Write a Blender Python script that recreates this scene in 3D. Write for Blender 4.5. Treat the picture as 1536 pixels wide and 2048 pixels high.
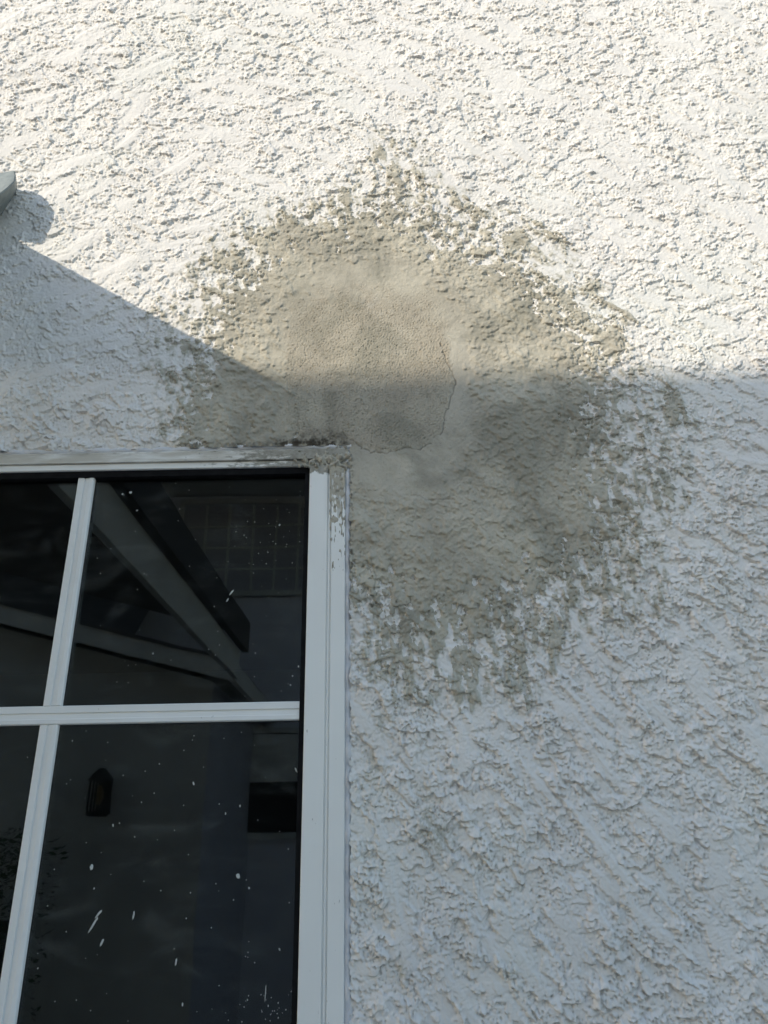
import bpy, math, random
import numpy as np
from math import radians, sin, cos, pi
from mathutils import Matrix, Vector

for o in list(bpy.data.objects):
    bpy.data.objects.remove(o)
scn = bpy.context.scene
random.seed(7)

# ------------------------------------------------------------------ camera
F_PX, PITCH, ROLL = 1538.0, radians(23.4), radians(-1.1)
CAM = Vector((0.0, -1.25, 1.6))
cam_d = bpy.data.cameras.new('camera')
cam = bpy.data.objects.new('camera', cam_d)
scn.collection.objects.link(cam)
cam_d.sensor_fit = 'HORIZONTAL'
cam_d.sensor_width = 36.0
cam_d.lens = 36.0 * F_PX / 1536.0
cam_d.clip_start = 0.02
cam_d.clip_end = 500
ROT = Matrix.Rotation(pi / 2 + PITCH, 4, 'X') @ Matrix.Rotation(ROLL, 4, 'Z')
cam.matrix_world = Matrix.Translation(CAM) @ ROT
scn.camera = cam
scn.render.resolution_x, scn.render.resolution_y = 768, 1024

# ------------------------------------------------------------------ sky, sun, exposure
SUN = Vector((1.15, 1.0, -0.7475)).normalized()          # the way the light travels
world = bpy.data.worlds.new('World')
scn.world = world
world.use_nodes = True
wn = world.node_tree
sky = wn.nodes.new('ShaderNodeTexSky')
sky.sky_type = 'NISHITA'
sky.sun_disc = False
sky.sun_elevation = math.asin(-SUN.z)
sky.sun_rotation = math.atan2(-SUN.x, -SUN.y)
sky.altitude = 100
sky.air_density = 1.35
sky.dust_density = 0.8
world.cycles.sampling_method = 'NONE'                   # a smooth sky: plain cosine sampling is the cleanest
scn.cycles.use_adaptive_sampling = False
scn.cycles.max_bounces = 6
bg = wn.nodes['Background']
bg.inputs[1].default_value = 0.15
wn.links.new(sky.outputs[0], bg.inputs[0])
sd = bpy.data.lights.new('sun', 'SUN')
sd.energy = 2.0
sd.angle = radians(0.53)
sd.color = (1.0, 0.925, 0.77)
sun = bpy.data.objects.new('sun', sd)
scn.collection.objects.link(sun)
sun.rotation_euler = SUN.to_track_quat('-Z', 'Y').to_euler()
sun.location = (-6, -8, 8)
vs = scn.view_settings
vs.view_transform = 'Standard'
vs.look = 'None'
vs.gamma = 1.0
vs.use_curve_mapping = False
vs.exposure = 0.9

# ------------------------------------------------------------------ helpers
def at(u, v, y=0.0):
    """photo measurement (u, v) -> the place on the vertical plane y"""
    d = ROT.to_3x3() @ Vector(((u - 768) / F_PX, -(v - 1024) / F_PX, -1.0))
    t = (y - CAM.y) / d.y
    return CAM + t * d

def link(o, parent=None):
    scn.collection.objects.link(o)
    if parent is not None:
        o.parent = parent
        o.matrix_parent_inverse = parent.matrix_world.inverted()
    return o

def empty(name, loc, parent=None):
    o = bpy.data.objects.new(name, None)
    o.empty_display_size = 0.2
    o.location = loc
    link(o)
    bpy.context.view_layer.update()
    if parent is not None:
        o.parent = parent
        o.matrix_parent_inverse = parent.matrix_world.inverted()
        bpy.context.view_layer.update()
    return o

def tag(o, label=None, cat=None, kind=None, group=None):
    for k, v in (('label', label), ('category', cat), ('kind', kind), ('group', group)):
        if v:
            o[k] = v
    return o

class MB:
    """collects faces, builds one mesh object"""
    def __init__(s):
        s.v, s.f = [], []
    def poly(s, pts):
        n = len(s.v)
        s.v += [tuple(p) for p in pts]
        s.f.append(tuple(range(n, n + len(pts))))
        return s
    def box(s, a, b):
        x0, y0, z0 = a
        x1, y1, z1 = b
        n = len(s.v)
        s.v += [(x0, y0, z0), (x1, y0, z0), (x1, y1, z0), (x0, y1, z0), (x0, y0, z1), (x1, y0, z1), (x1, y1, z1), (x0, y1, z1)]
        s.f += [tuple(n + i for i in q) for q in ((0, 3, 2, 1), (4, 5, 6, 7), (0, 1, 5, 4), (1, 2, 6, 5), (2, 3, 7, 6), (3, 0, 4, 7))]
        return s
    def extrude(s, prof, p0, p1, ax_a, ax_b):
        """closed profile [(a, b)] swept from p0 to p1; a along ax_a, b along ax_b"""
        p0, p1, ax_a, ax_b = Vector(p0), Vector(p1), Vector(ax_a), Vector(ax_b)
        n, k = len(s.v), len(prof)
        for p in (p0, p1):
            s.v += [tuple(p + ax_a * a + ax_b * b) for a, b in prof]
        for i in range(k):
            j = (i + 1) % k
            s.f.append((n + i, n + j, n + k + j, n + k + i))
        s.f.append(tuple(n + i for i in reversed(range(k))))
        s.f.append(tuple(n + k + i for i in range(k)))
        return s
    def grid(s, rows, close=False):
        n, w = len(s.v), len(rows[0])
        for r in rows:
            s.v += [tuple(p) for p in r]
        for j in range(len(rows) - 1):
            for i in range(w if close else w - 1):
                i2 = (i + 1) % w
                s.f.append((n + j * w + i, n + j * w + i2, n + (j + 1) * w + i2, n + (j + 1) * w + i))
        return s
    def build(s, name, mat, parent=None, bevel=0.0, smooth=False, solid=0.0):
        me = bpy.data.meshes.new(name)
        me.from_pydata(s.v, [], s.f)
        me.materials.append(mat)
        import bmesh
        bm = bmesh.new()
        bm.from_mesh(me)
        if smooth:
            bmesh.ops.remove_doubles(bm, verts=bm.verts, dist=1e-6)
        bmesh.ops.recalc_face_normals(bm, faces=bm.faces)
        bm.to_mesh(me)
        bm.free()
        if smooth:
            me.shade_smooth()
        o = bpy.data.objects.new(name, me)
        link(o, parent)
        if solid:
            m = o.modifiers.new('solid', 'SOLIDIFY')
            m.thickness = solid
            m.offset = 0
        if bevel:
            m = o.modifiers.new('bevel', 'BEVEL')
            m.width = bevel
            m.segments = 2
            m.limit_method = 'ANGLE'
            m.angle_limit = radians(35)
        return o

# ------------------------------------------------------------------ materials
class NT:
    def __init__(s, name):
        s.m = bpy.data.materials.new(name)
        s.m.use_nodes = True
        s.t = s.m.node_tree
        s.b = s.t.nodes['Principled BSDF']
        s.out = s.t.nodes['Material Output']
        g = s.t.nodes.new('ShaderNodeNewGeometry')
        s.pos = g.outputs['Position']
    def n(s, t, **k):
        x = s.t.nodes.new(t)
        for a, v in k.items():
            setattr(x, a, v)
        return x
    def put(s, sock, v):
        if isinstance(v, bpy.types.NodeSocket):
            s.t.links.new(v, sock)
        elif isinstance(v, (tuple, list)) and len(v) == 3 and sock.type == 'RGBA':
            sock.default_value = (*v, 1)
        else:
            sock.default_value = v
    def math(s, op, a, b=0.0, c=0.0, clamp=False):
        x = s.n('ShaderNodeMath', operation=op, use_clamp=clamp)
        for i, v in enumerate((a, b, c)):
            s.put(x.inputs[i], v)
        return x.outputs[0]
    def noise(s, scale, detail=3, rough=0.55, stretch=None, dist=0.0):
        p = s.pos
        if stretch:
            vm = s.n('ShaderNodeVectorMath', operation='MULTIPLY')
            s.put(vm.inputs[0], p)
            vm.inputs[1].default_value = stretch
            p = vm.outputs[0]
        x = s.n('ShaderNodeTexNoise')
        s.put(x.inputs['Vector'], p)
        x.inputs['Scale'].default_value = scale
        x.inputs['Detail'].default_value = detail
        x.inputs['Roughness'].default_value = rough
        x.inputs['Distortion'].default_value = dist
        return x.outputs['Fac']
    def ramp(s, v, lo, hi, a=0.0, b=1.0):
        x = s.n('ShaderNodeMapRange', interpolation_type='SMOOTHSTEP')
        for i, q in enumerate((v, lo, hi, a, b)):
            s.put(x.inputs[i], q)
        return x.outputs[0]
    def mix(s, f, a, b):
        x = s.n('ShaderNodeMix', data_type='RGBA')
        s.put(x.inputs[0], f)
        s.put(x.inputs[6], a)
        s.put(x.inputs[7], b)
        return x.outputs[2]
    def attr(s, name):
        return s.n('ShaderNodeAttribute', attribute_name=name).outputs['Fac']
    def xyz(s):
        x = s.n('ShaderNodeSeparateXYZ')
        s.put(x.inputs[0], s.pos)
        return x.outputs
    def bump(s, h, strength, dist):
        x = s.n('ShaderNodeBump')
        x.inputs['Strength'].default_value = strength
        x.inputs['Distance'].default_value = dist
        s.put(x.inputs['Height'], h)
        s.t.links.new(x.outputs[0], s.b.inputs['Normal'])
    def set(s, color=None, rough=0.8, spec=0.3, metal=0.0):
        if color is not None:
            s.put(s.b.inputs['Base Color'], color)
        s.put(s.b.inputs['Roughness'], rough)
        s.b.inputs['Specular IOR Level'].default_value = spec
        s.b.inputs['Metallic'].default_value = metal
        return s.m

def mat_stucco():
    k = NT('painted_stucco')
    c = k.mix(k.ramp(k.noise(5, 4), 0.3, 0.7), (0.76, 0.713, 0.672), (0.815, 0.765, 0.718))
    c = k.mix(k.ramp(k.noise(4, 5, 0.6, (1.6, 1, 0.45)), 0.5, 0.75, 0, 0.30), c, (0.60, 0.59, 0.54))
    c = k.mix(k.ramp(k.noise(2.2, 3), 0.5, 0.7, 0, 0.5), c, (0.755, 0.74, 0.68))
    c = k.mix(k.attr('dirt_and_cracks'), c, (0.17, 0.155, 0.125))
    sm = k.attr('smear')
    cem = k.mix(k.ramp(k.noise(25, 4), 0.35, 0.65), (0.42, 0.39, 0.315), (0.53, 0.49, 0.405))
    c = k.mix(sm, c, cem)
    # beyond the finely modelled part the plaster's flakes come from the bump alone
    far = k.attr('far')
    fl_ = k.math('ADD', k.ramp(k.noise(45, 6, 0.62, (0.7, 1, 1.2)), 0.52, 0.545), k.ramp(k.noise(38, 6, 0.6, (1.1, 1, 0.8)), 0.55, 0.575))
    hgt = k.math('ADD', k.math('MULTIPLY', k.noise(380, 3, 0.6), 0.3), k.math('MULTIPLY', k.math('MULTIPLY', fl_, far), 2.0))
    k.bump(hgt, 1.0, 0.0010)
    return k.set(c, k.math('ADD', 0.62, k.math('MULTIPLY', sm, 0.25)), 0.3)

def mat_cement():
    k = NT('cement_render')
    c = k.mix(k.ramp(k.noise(9, 5, 0.6), 0.32, 0.68), (0.41, 0.37, 0.302), (0.53, 0.48, 0.39))
    core = k.attr('core')
    c = k.mix(k.math('MULTIPLY', core, k.ramp(k.noise(7, 3), 0.35, 0.65, 0.25, 0.7)), c, (0.385, 0.33, 0.26))
    c = k.mix(k.ramp(k.noise(14, 5, 0.7), 0.6, 0.75, 0, 0.35), c, (0.52, 0.495, 0.44))
    c = k.mix(k.math('MULTIPLY', k.attr('feather'), k.math('SUBTRACT', 0.22, k.math('MULTIPLY', core, 0.22))), c, (0.46, 0.43, 0.385))
    c = k.mix(k.ramp(k.noise(5.5, 5, 0.65, None, 0.6), 0.46, 0.66, 0, 0.6), c, (0.235, 0.22, 0.175))
    c = k.mix(k.ramp(k.noise(420, 2), 0.66, 0.74, 0, 0.5), c, (0.12, 0.105, 0.085))
    c = k.mix(k.math('MULTIPLY', k.attr('thin'), k.ramp(k.noise(150, 4, 0.7), 0.35, 0.65, 0.35, 0.85)), c, (0.62, 0.585, 0.505))
    c = k.mix(k.attr('dirt_and_cracks'), c, (0.055, 0.045, 0.035))
    k.bump(k.noise(420, 3, 0.65), 0.5, 0.0010)
    return k.set(c, 0.95, 0.15)

def mat_vinyl(corner=True):
    k = NT('white_vinyl')
    x, y, z = k.xyz()
    c = k.mix(k.ramp(k.noise(6, 4), 0.3, 0.7), (0.85, 0.825, 0.785), (0.88, 0.86, 0.82))
    c = k.mix(k.ramp(k.noise(160, 3, 0.6, (1, 1, 0.3)), 0.7, 0.76, 0, 0.6), c, (0.22, 0.20, 0.17))
    # stained beige film along the head of the window
    head = k.math('MULTIPLY', k.ramp(z, 2.236, 2.25), k.ramp(k.noise(20, 4, 0.6, (0.4, 1, 3)), 0.33, 0.6))
    c = k.mix(k.math('MULTIPLY', head, 0.75), c, (0.50, 0.445, 0.365))
    edge = k.math('MULTIPLY', k.ramp(z, 2.256, 2.272), k.ramp(k.noise(60, 5, 0.7, (0.35, 1, 1)), 0.42, 0.62))
    c = k.mix(k.math('MULTIPLY', edge, 0.7), c, (0.20, 0.165, 0.12))
    # cement smeared over the top corner and scraped down the jamb
    down = k.ramp(z, 2.06, 2.245)
    side = k.ramp(x, -0.108, -0.088)
    scr = k.noise(55, 5, 0.65, (2.6, 1, 0.32), 0.4)
    jm = k.math('MULTIPLY', side, k.ramp(k.math('ADD', scr, k.math('MULTIPLY', down, 0.42)), 0.66, 0.74))
    jm = k.math('MULTIPLY', k.math('MULTIPLY', jm, k.ramp(z, 2.03, 2.08)), 0.55)
    cz = k.math('MULTIPLY', k.ramp(z, 2.20, 2.235), k.ramp(x, -0.21, -0.10))
    cm = k.ramp(k.math('ADD', k.noise(45, 5, 0.7), k.math('MULTIPLY', cz, 0.5)), 0.70, 0.80)
    hm = k.math('MULTIPLY', k.ramp(z, 2.225, 2.24), k.ramp(k.math('ADD', k.noise(70, 5, 0.7, (0.5, 1, 1.5)), k.math('MULTIPLY', k.ramp(x, -0.40, -0.12), 0.3)), 0.62, 0.74))
    sm = k.math('MAXIMUM', k.math('MAXIMUM', jm, cm), hm)
    cem = k.mix(k.ramp(k.noise(80, 4), 0.35, 0.65), (0.235, 0.215, 0.175), (0.36, 0.335, 0.285))
    c = k.mix(k.math('MULTIPLY', sm, 0.93), c, cem)
    k.bump(k.math('ADD', k.math('MULTIPLY', k.noise(300, 3), 0.12), sm), 0.35, 0.0012)
    return k.set(c, k.math('ADD', 0.38, k.math('MULTIPLY', sm, 0.5)), 0.45)

def mat_bars():
    k = NT('white_grid_bar')
    c = k.mix(k.ramp(k.noise(9, 4), 0.3, 0.7), (0.84, 0.825, 0.80), (0.88, 0.865, 0.84))
    c = k.mix(k.ramp(k.noise(120, 3, 0.6), 0.70, 0.78, 0, 0.45), c, (0.30, 0.27, 0.22))
    k.bump(k.noise(220, 3), 0.08, 0.001)
    return k.set(c, 0.36, 0.5)

def mat_glass():
    k = NT('window_glass')
    t = k.t
    fr = k.n('ShaderNodeFresnel')
    fr.inputs[0].default_value = 1.5
    wav = k.noise(3.2, 2)
    bp = k.n('ShaderNodeBump')
    bp.inputs['Strength'].default_value = 0.10
    bp.inputs['Distance'].default_value = 0.004
    t.links.new(wav, bp.inputs['Height'])
    tr = k.n('ShaderNodeBsdfTransparent')
    tr.inputs[0].default_value = (0.84, 0.88, 0.86, 1)
    gl = k.n('ShaderNodeBsdfGlossy')
    gl.inputs['Roughness'].default_value = 0.012
    t.links.new(bp.outputs[0], gl.inputs['Normal'])
    m1 = k.n('ShaderNodeMixShader')
    t.links.new(k.math('MULTIPLY', fr.outputs[0], 1.3, clamp=True), m1.inputs[0])     # sealed double unit: twice the faces
    t.links.new(tr.outputs[0], m1.inputs[1])
    t.links.new(gl.outputs[0], m1.inputs[2])
    # a film of dust and wiped smears
    df = k.n('ShaderNodeBsdfDiffuse')
    df.inputs[0].default_value = (0.55, 0.55, 0.52, 1)
    sm = k.ramp(k.noise(9, 5, 0.65, (1, 1, 2.2), 1.2), 0.48, 0.75, 0.004, 0.05)
    st = k.ramp(k.noise(40, 4, 0.7, (0.25, 1, 3.0), 0.5), 0.62, 0.78, 0.0, 0.03)
    m2 = k.n('ShaderNodeMixShader')
    t.links.new(k.math('ADD', sm, st), m2.inputs[0])
    t.links.new(m1.outputs[0], m2.inputs[1])
    t.links.new(df.outputs[0], m2.inputs[2])
    t.links.new(m2.outputs[0], k.out.inputs[0])
    return k.m

def mat_plain(name, c1, c2, scale=20, rough=0.8, spec=0.3, bump=0.0, bs=200, stretch=None):
    k = NT(name)
    c = k.mix(k.ramp(k.noise(scale, 4, 0.6, stretch), 0.32, 0.68), c1, c2)
    if bump:
        k.bump(k.noise(bs, 3), bump, 0.002)
    return k.set(c, rough, spec)

M_STUCCO, M_CEMENT, M_VINYL, M_BAR, M_GLASS = mat_stucco(), mat_cement(), mat_vinyl(), mat_bars(), mat_glass()
M_GASKET = mat_plain('black_rubber_gasket', (0.004, 0.004, 0.005), (0.009, 0.009, 0.010), 60, 0.7, 0.12, 0.2)
M_SEAL = mat_plain('paintable_sealant', (0.60, 0.585, 0.60), (0.70, 0.68, 0.685), 40, 0.55, 0.35, 0.3, 250)
M_SPLASH = mat_plain('dried_white_paint', (0.46, 0.48, 0.46), (0.62, 0.63, 0.61), 200, 0.6, 0.3)
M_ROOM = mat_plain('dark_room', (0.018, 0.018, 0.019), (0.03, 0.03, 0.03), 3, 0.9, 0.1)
M_FLASH = mat_plain('pale_green_grey_metal', (0.20, 0.225, 0.22), (0.29, 0.315, 0.30), 40, 0.5, 0.4, 0.25, 120)
M_DARKWOOD = mat_plain('dark_brown_eave', (0.022, 0.022, 0.024), (0.04, 0.038, 0.036), 8, 0.75, 0.2, 0.2, 60)
M_BEAM = mat_plain('white_painted_beam', (0.46, 0.47, 0.44), (0.54, 0.54, 0.51), 8, 0.6, 0.3, 0.1, 60)
M_NWALL = mat_plain('neighbour_stucco', (0.47, 0.475, 0.46), (0.55, 0.55, 0.53), 3, 0.9, 0.2, 0.4, 60)
M_NWALL2 = mat_plain('neighbour_bluish_stucco', (0.55, 0.56, 0.63), (0.62, 0.63, 0.68), 3, 0.9, 0.2, 0.4, 60)
M_ROOF = mat_plain('dark_roof_shingle', (0.035, 0.036, 0.04), (0.07, 0.07, 0.072), 25, 0.9, 0.2, 0.5, 40)
M_CONC = mat_plain('concrete_paving', (0.31, 0.295, 0.275), (0.40, 0.385, 0.36), 2, 0.9, 0.2, 0.3, 80)
M_LEAF = mat_plain('hedge_leaf', (0.03, 0.05, 0.022), (0.05, 0.08, 0.03), 15, 0.7, 0.3)
M_SHADE = mat_plain('blinds_and_dark_side_wall', (0.26, 0.27, 0.32), (0.36, 0.37, 0.42), 30, 0.5, 0.4, 0.0, 200, (0.02, 1, 4))
M_AMBER = mat_plain('amber_glass', (0.16, 0.10, 0.02), (0.22, 0.14, 0.03), 30, 0.3, 0.5)

# ------------------------------------------------------------------ ground
g = MB().poly([(-150, -150, 0), (150, -150, 0), (150, 150, 0), (-150, 150, 0)]).build('ground', M_CONC)
tag(g, kind='structure')

# ------------------------------------------------------------------ the house: relief of the wall
house = empty('stucco_house', (0, 0, 0))
tag(house, 'white textured stucco house wall with grey cement patch at the corner of its window', 'house')

DX = 0.0012
X0, Z0, NXR, NZR = -1.10, 1.26, 1860, 2040            # raster of the relief, 1.2 mm
rng = np.random.default_rng(11)
fx = np.fft.rfftfreq(NXR, DX)[None, :]
fz = np.fft.fftfreq(NZR, DX)[:, None]

def band(lam, bw=0.45, ang=0.0, stretch=1.0):
    """band-pass noise of wavelength lam (m), stretched along the direction ang"""
    w = rng.standard_normal((NZR, NXR))
    ca, sa = cos(ang), sin(ang)
    fa = (fx * ca + fz * sa) * stretch
    fb = -fx * sa + fz * ca
    r = np.sqrt(fa * fa + fb * fb) + 1e-9
    filt = np.exp(-0.5 * (np.log(r * lam) / bw) ** 2)
    filt[0, 0] = 0
    h = np.fft.irfft2(np.fft.rfft2(w) * filt, s=(NZR, NXR))
    return (h / h.std()).astype(np.float32)

def frac(ws, ang=0.0, stretch=1.0, bw=0.45):
    """several octaves of band noise at once: [(wavelength, weight)]"""
    ca, sa = cos(ang), sin(ang)
    r = np.sqrt(((fx * ca + fz * sa) * stretch) ** 2 + (-fx * sa + fz * ca) ** 2) + 1e-9
    filt = sum(w * l * np.exp(-0.5 * (np.log(r * l) / bw) ** 2) for l, w in ws)
    filt[0, 0] = 0
    h = np.fft.irfft2(np.fft.rfft2(rng.standard_normal((NZR, NXR))) * filt, s=(NZR, NXR))
    return (h / h.std()).astype(np.float32)

def blur(h, sig):
    filt = np.exp(-2 * (pi * sig) ** 2 * (fx * fx + fz * fz))
    return np.fft.irfft2(np.fft.rfft2(h) * filt, s=(NZR, NXR)).astype(np.float32)

def sstep(a, b, x):
    t = np.clip((x - a) / (b - a), 0, 1)
    return t * t * (3 - 2 * t)

xs = (X0 + np.arange(NXR) * DX).astype(np.float32)
zs = (Z0 + np.arange(NZR) * DX).astype(np.float32)
XX, ZZ = np.meshgrid(xs, zs)
b4, b8, b12, b30 = band(0.0046, 0.5), band(0.0085, 0.5), band(0.014, 0.5), band(0.03, 0.5)
b60, b120, b250 = band(0.06), band(0.12), band(0.28)
h5, h9, h16 = band(0.0080, 0.5, 0.12, 1.8), band(0.0140, 0.5, 0.12, 1.9), band(0.026, 0.5, 0.12, 1.6)
b20 = band(0.021, 0.5)
drag = band(0.0045, 0.35, radians(-50), 5.0)
drag2 = band(0.0042, 0.35, radians(12), 5.0)
drag = np.where(b250 > 0.2, drag2, drag)

mm = 0.001
H = 0.5 * mm * b120 + 0.25 * mm * b30 + 0.12 * mm * b8
FLAT = np.zeros_like(H)
def stroke(cx, cz, L, W, ang, up, sharp):
    """one pass of the trowel: a flattened tongue with a ragged lower lip"""
    R = int(max(L, W) * 1.35 / DX)
    ic, jc = int((cx - X0) / DX), int((cz - Z0) / DX)
    ii, jj = np.arange(ic - R, ic + R), np.arange(jc - R, jc + R)
    ix = np.ix_(jj % NZR, ii % NXR)
    gx, gz = np.meshgrid((ii - ic) * DX, (jj - jc) * DX)
    a = gx * cos(ang) + gz * sin(ang)
    b = -gx * sin(ang) + gz * cos(ang)
    b = b + 0.3 * W * np.sin(a / L * 2.2 + cx * 40)
    d = (np.abs(a / L) ** 2.6 + np.abs(b / W) ** 2.2) ** 0.42
    d = d + 0.10 * b30[ix] + 0.10 * b12[ix] + 0.07 * b8[ix] + 0.04 * b4[ix]
    e = 1 - d
    low = sstep(-0.15, 0.3, -b / W + 0.25 * a / L)
    w = low * np.clip(e * W / (sharp * mm), 0, 1) + (1 - low) * np.clip(e / 0.7, 0, 1)
    base = H[ix]
    m = (base * (w > 0.3)).sum() / max((w > 0.3).sum(), 1)
    new = m + up * (0.35 + 0.65 * np.clip(low + 0.15, 0, 1)) + 0.22 * (base - m)
    H[ix] = base * (1 - w) + np.maximum(new, base * 0.5 + new * 0.5) * w
    FLAT[ix] = np.maximum(FLAT[ix] * (1 - w), w * min(1, W / 0.011))

def flow(x, z):
    t = min(max((x + 0.75) / 0.85, 0), 1)
    t = t * t * (3 - 2 * t)
    a = 38 - 78 * t
    if z < 2.2:
        a -= 22 * min(1, (2.2 - z) / 0.5)
    return radians(a)

for i in range(1100):
    cx, cz = rng.uniform(X0, X0 + NXR * DX), rng.uniform(Z0, Z0 + NZR * DX)
    big = rng.random() ** 2.0
    L = 0.010 + 0.085 * big * rng.uniform(0.6, 1.3)
    W = (0.006 + 0.26 * L) * rng.uniform(0.55, 1.25)
    stroke(cx, cz, L, W, flow(cx, cz) + radians(rng.normal(0, 16)), rng.uniform(0.5, 2.0) * mm * (0.6 + 0.7 * big), rng.uniform(0.5, 1.1))

# the plainest single passes
for u, v, L, W, a_, up in ((1210, 1690, 0.085, 0.015, -52, 2.6), (1330, 1640, 0.045, 0.024, -62, 2.2), (1440, 1860, 0.045, 0.028, -50, 2.0), (800, 1790, 0.13, 0.020, -76, 1.8),
                           (930, 1480, 0.055, 0.018, -82, 1.8), (1310, 1840, 0.06, 0.018, -55, 2.4), (1335, 118, 0.028, 0.010, -8, 1.8), (1400, 200, 0.06, 0.009, -58, 1.7),
                           (1080, 1560, 0.05, 0.012, -60, 1.9), (1180, 1420, 0.05, 0.012, -50, 2.0), (350, 330, 0.07, 0.022, 42, 2.4), (250, 280, 0.06, 0.02, 38, 2.4),
                           (120, 520, 0.05, 0.02, 30, 2.0), (560, 170, 0.06, 0.018, -28, 2.0), (830, 60, 0.08, 0.014, -22, 2.2), (130, 110, 0.06, 0.03, 20, 2.2)):
    q = at(u, v)
    stroke(q.x, q.z, L, W, radians(a_), up * mm, 0.7)

# crumbs and pits between the trowel passes: fine and level in the upper wall, coarser below
dens = sstep(-1.3, 1.1, b120 + 0.6 * b60 + 0.5 * b250)
lowpart = sstep(2.55, 2.05, ZZ + 0.05 * b250)
cu = 0.35 * b30 + 0.60 * h16 + 0.90 * h9 + 0.60 * h5 + 0.18 * b4
cl = 0.65 * b30 + 0.85 * b20 + 0.75 * b12 + 0.40 * b8 + 0.16 * b4
crumb_n = (cu / cu.std()) * (1 - lowpart) + (cl / cl.std()) * lowpart
crumb_n /= crumb_n.std()
th = 2.85 - 1.25 * dens ** 1.5 + 0.25 * lowpart
crumb = sstep(th, th + 0.26, crumb_n) * (0.6 + 0.4 * sstep(th + 0.2, th + 1.4, crumb_n))
pit = sstep(2.0, 2.5, -0.8 * b8 - 0.7 * b4 + 0.7 * dens)
# overlapping flakes of plaster: flat tops, ragged crisp edges, a crevice under each lower edge
OCT = [(0.12, 0.85), (0.062, 1.0), (0.034, 0.75), (0.018, 0.36), (0.0095, 0.13)]
OCT2 = [(0.055, 0.80), (0.028, 1.0), (0.016, 0.60), (0.009, 0.28)]
flake, crev = np.zeros_like(H), np.zeros_like(H)
for oct_, a_, st_, t_, up_ in ((OCT, 20, 1.6, 0.40, 1.8), (OCT, -46, 2.2, 0.50, 2.0), (OCT2, -20, 1.6, 1.15, 1.4)):
    n_ = frac(oct_, radians(a_), st_)
    g0, g1 = np.gradient(n_, DX)
    gl = np.hypot(g0, g1) + 30.0
    d_ = (n_ - t_) / gl                                # metres from the edge of the flake
    flake += (up_ * (1 - 0.55 * lowpart) if oct_ is OCT2 else up_) * mm * sstep(-0.0004, 0.0006, d_) * (1 - 0.25 * sstep(0.0, 0.03, d_))
    low_e = sstep(-0.1, 0.5, (g0 - 0.5 * g1) / gl)
    crev = np.maximum(crev, np.exp(-((d_ + 0.0017) / 0.0014) ** 2) * low_e)
flake *= 1.05
crev *= sstep(-0.9, 0.5, b30 + 0.4 * b60)
# ragged lips left by the edge of the trowel
rn1 = band(0.075, 0.4, radians(-42), 1.8) + 0.35 * b30 + 0.16 * b12 + 0.05 * b8
LIP = sstep(0.0, 0.05, rn1) * sstep(0.42, 0.05, rn1) * sstep(0.3, 1.0, b60 + 0.3 * b12) * (0.4 + 0.6 * lowpart)
KEEP = 1 - 0.85 * FLAT
H += KEEP * (flake * (1.0 + 0.10 * lowpart) - crev * (0.9 + 1.5 * lowpart) * mm + crumb * (1.3 + 0.1 * lowpart + 0.5 * dens) * mm - pit * (1.8 + 1.2 * lowpart) * mm)
H += (0.25 + 0.75 * KEEP) * LIP * 0.8 * mm
H += mm * (0.07 * b4 + 0.11 * b8) * (1 - 0.35 * lowpart) * (0.4 + 0.6 * KEEP) + 0.10 * mm * drag * (0.5 + 0.5 * FLAT)
painted = blur(H, 0.0012)
H = H * (1 - 0.2 * lowpart) + painted * 0.2 * lowpart
H -= H.mean()
H *= 1.2 + 0.6 * lowpart
WALL_H = H.copy()

# ------------------------------------------------------------------ the cement repair: where it lies
def poly_px(pts):
    return np.array([[p.x, p.z] for p in (at(u, v) for u, v in pts)])

MAIN = poly_px([(375, 905), (375, 830), (410, 740), (440, 650), (455, 580), (520, 540), (545, 480), (590, 450), (650, 460), (690, 430),
                (770, 425), (830, 445), (890, 500), (970, 520), (1040, 545), (1090, 600), (1170, 680), (1190, 730), (1195, 800), (1190, 900),
                (1230, 1000), (1225, 1080), (1190, 1125), (1090, 1150), (1050, 1195), (1000, 1215), (940, 1290), (890, 1250), (830, 1280), (770, 1190),
                (690, 1160), (600, 1160), (600, 930), (500, 930)])
OUTER = poly_px([(315, 900), (300, 780), (265, 690), (300, 610), (370, 530), (420, 455), (530, 405), (630, 365), (715, 330), (745, 255),
                 (850, 265), (890, 365), (1010, 400), (1110, 470), (1210, 560), (1275, 640), (1285, 720), (1385, 760), (1400, 850), (1385, 1000),
                 (1330, 1100), (1350, 1225), (1240, 1275), (1140, 1300), (1070, 1420), (960, 1400), (930, 1420), (830, 1405), (740, 1370), (695, 1300),
                 (600, 1290), (600, 950), (400, 940)])
CORE = poly_px([(578, 640), (600, 600), (720, 575), (860, 590), (905, 640), (900, 720), (912, 770), (890, 830), (882, 868), (858, 890), (800, 903),
                (760, 906), (690, 888), (600, 900), (575, 860), (570, 740)])
FEATHER = poly_px([(560, 600), (640, 520), (800, 520), (920, 590), (950, 700), (955, 850), (930, 950), (880, 1000), (800, 1010), (710, 990), (600, 990), (560, 900)])

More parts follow.
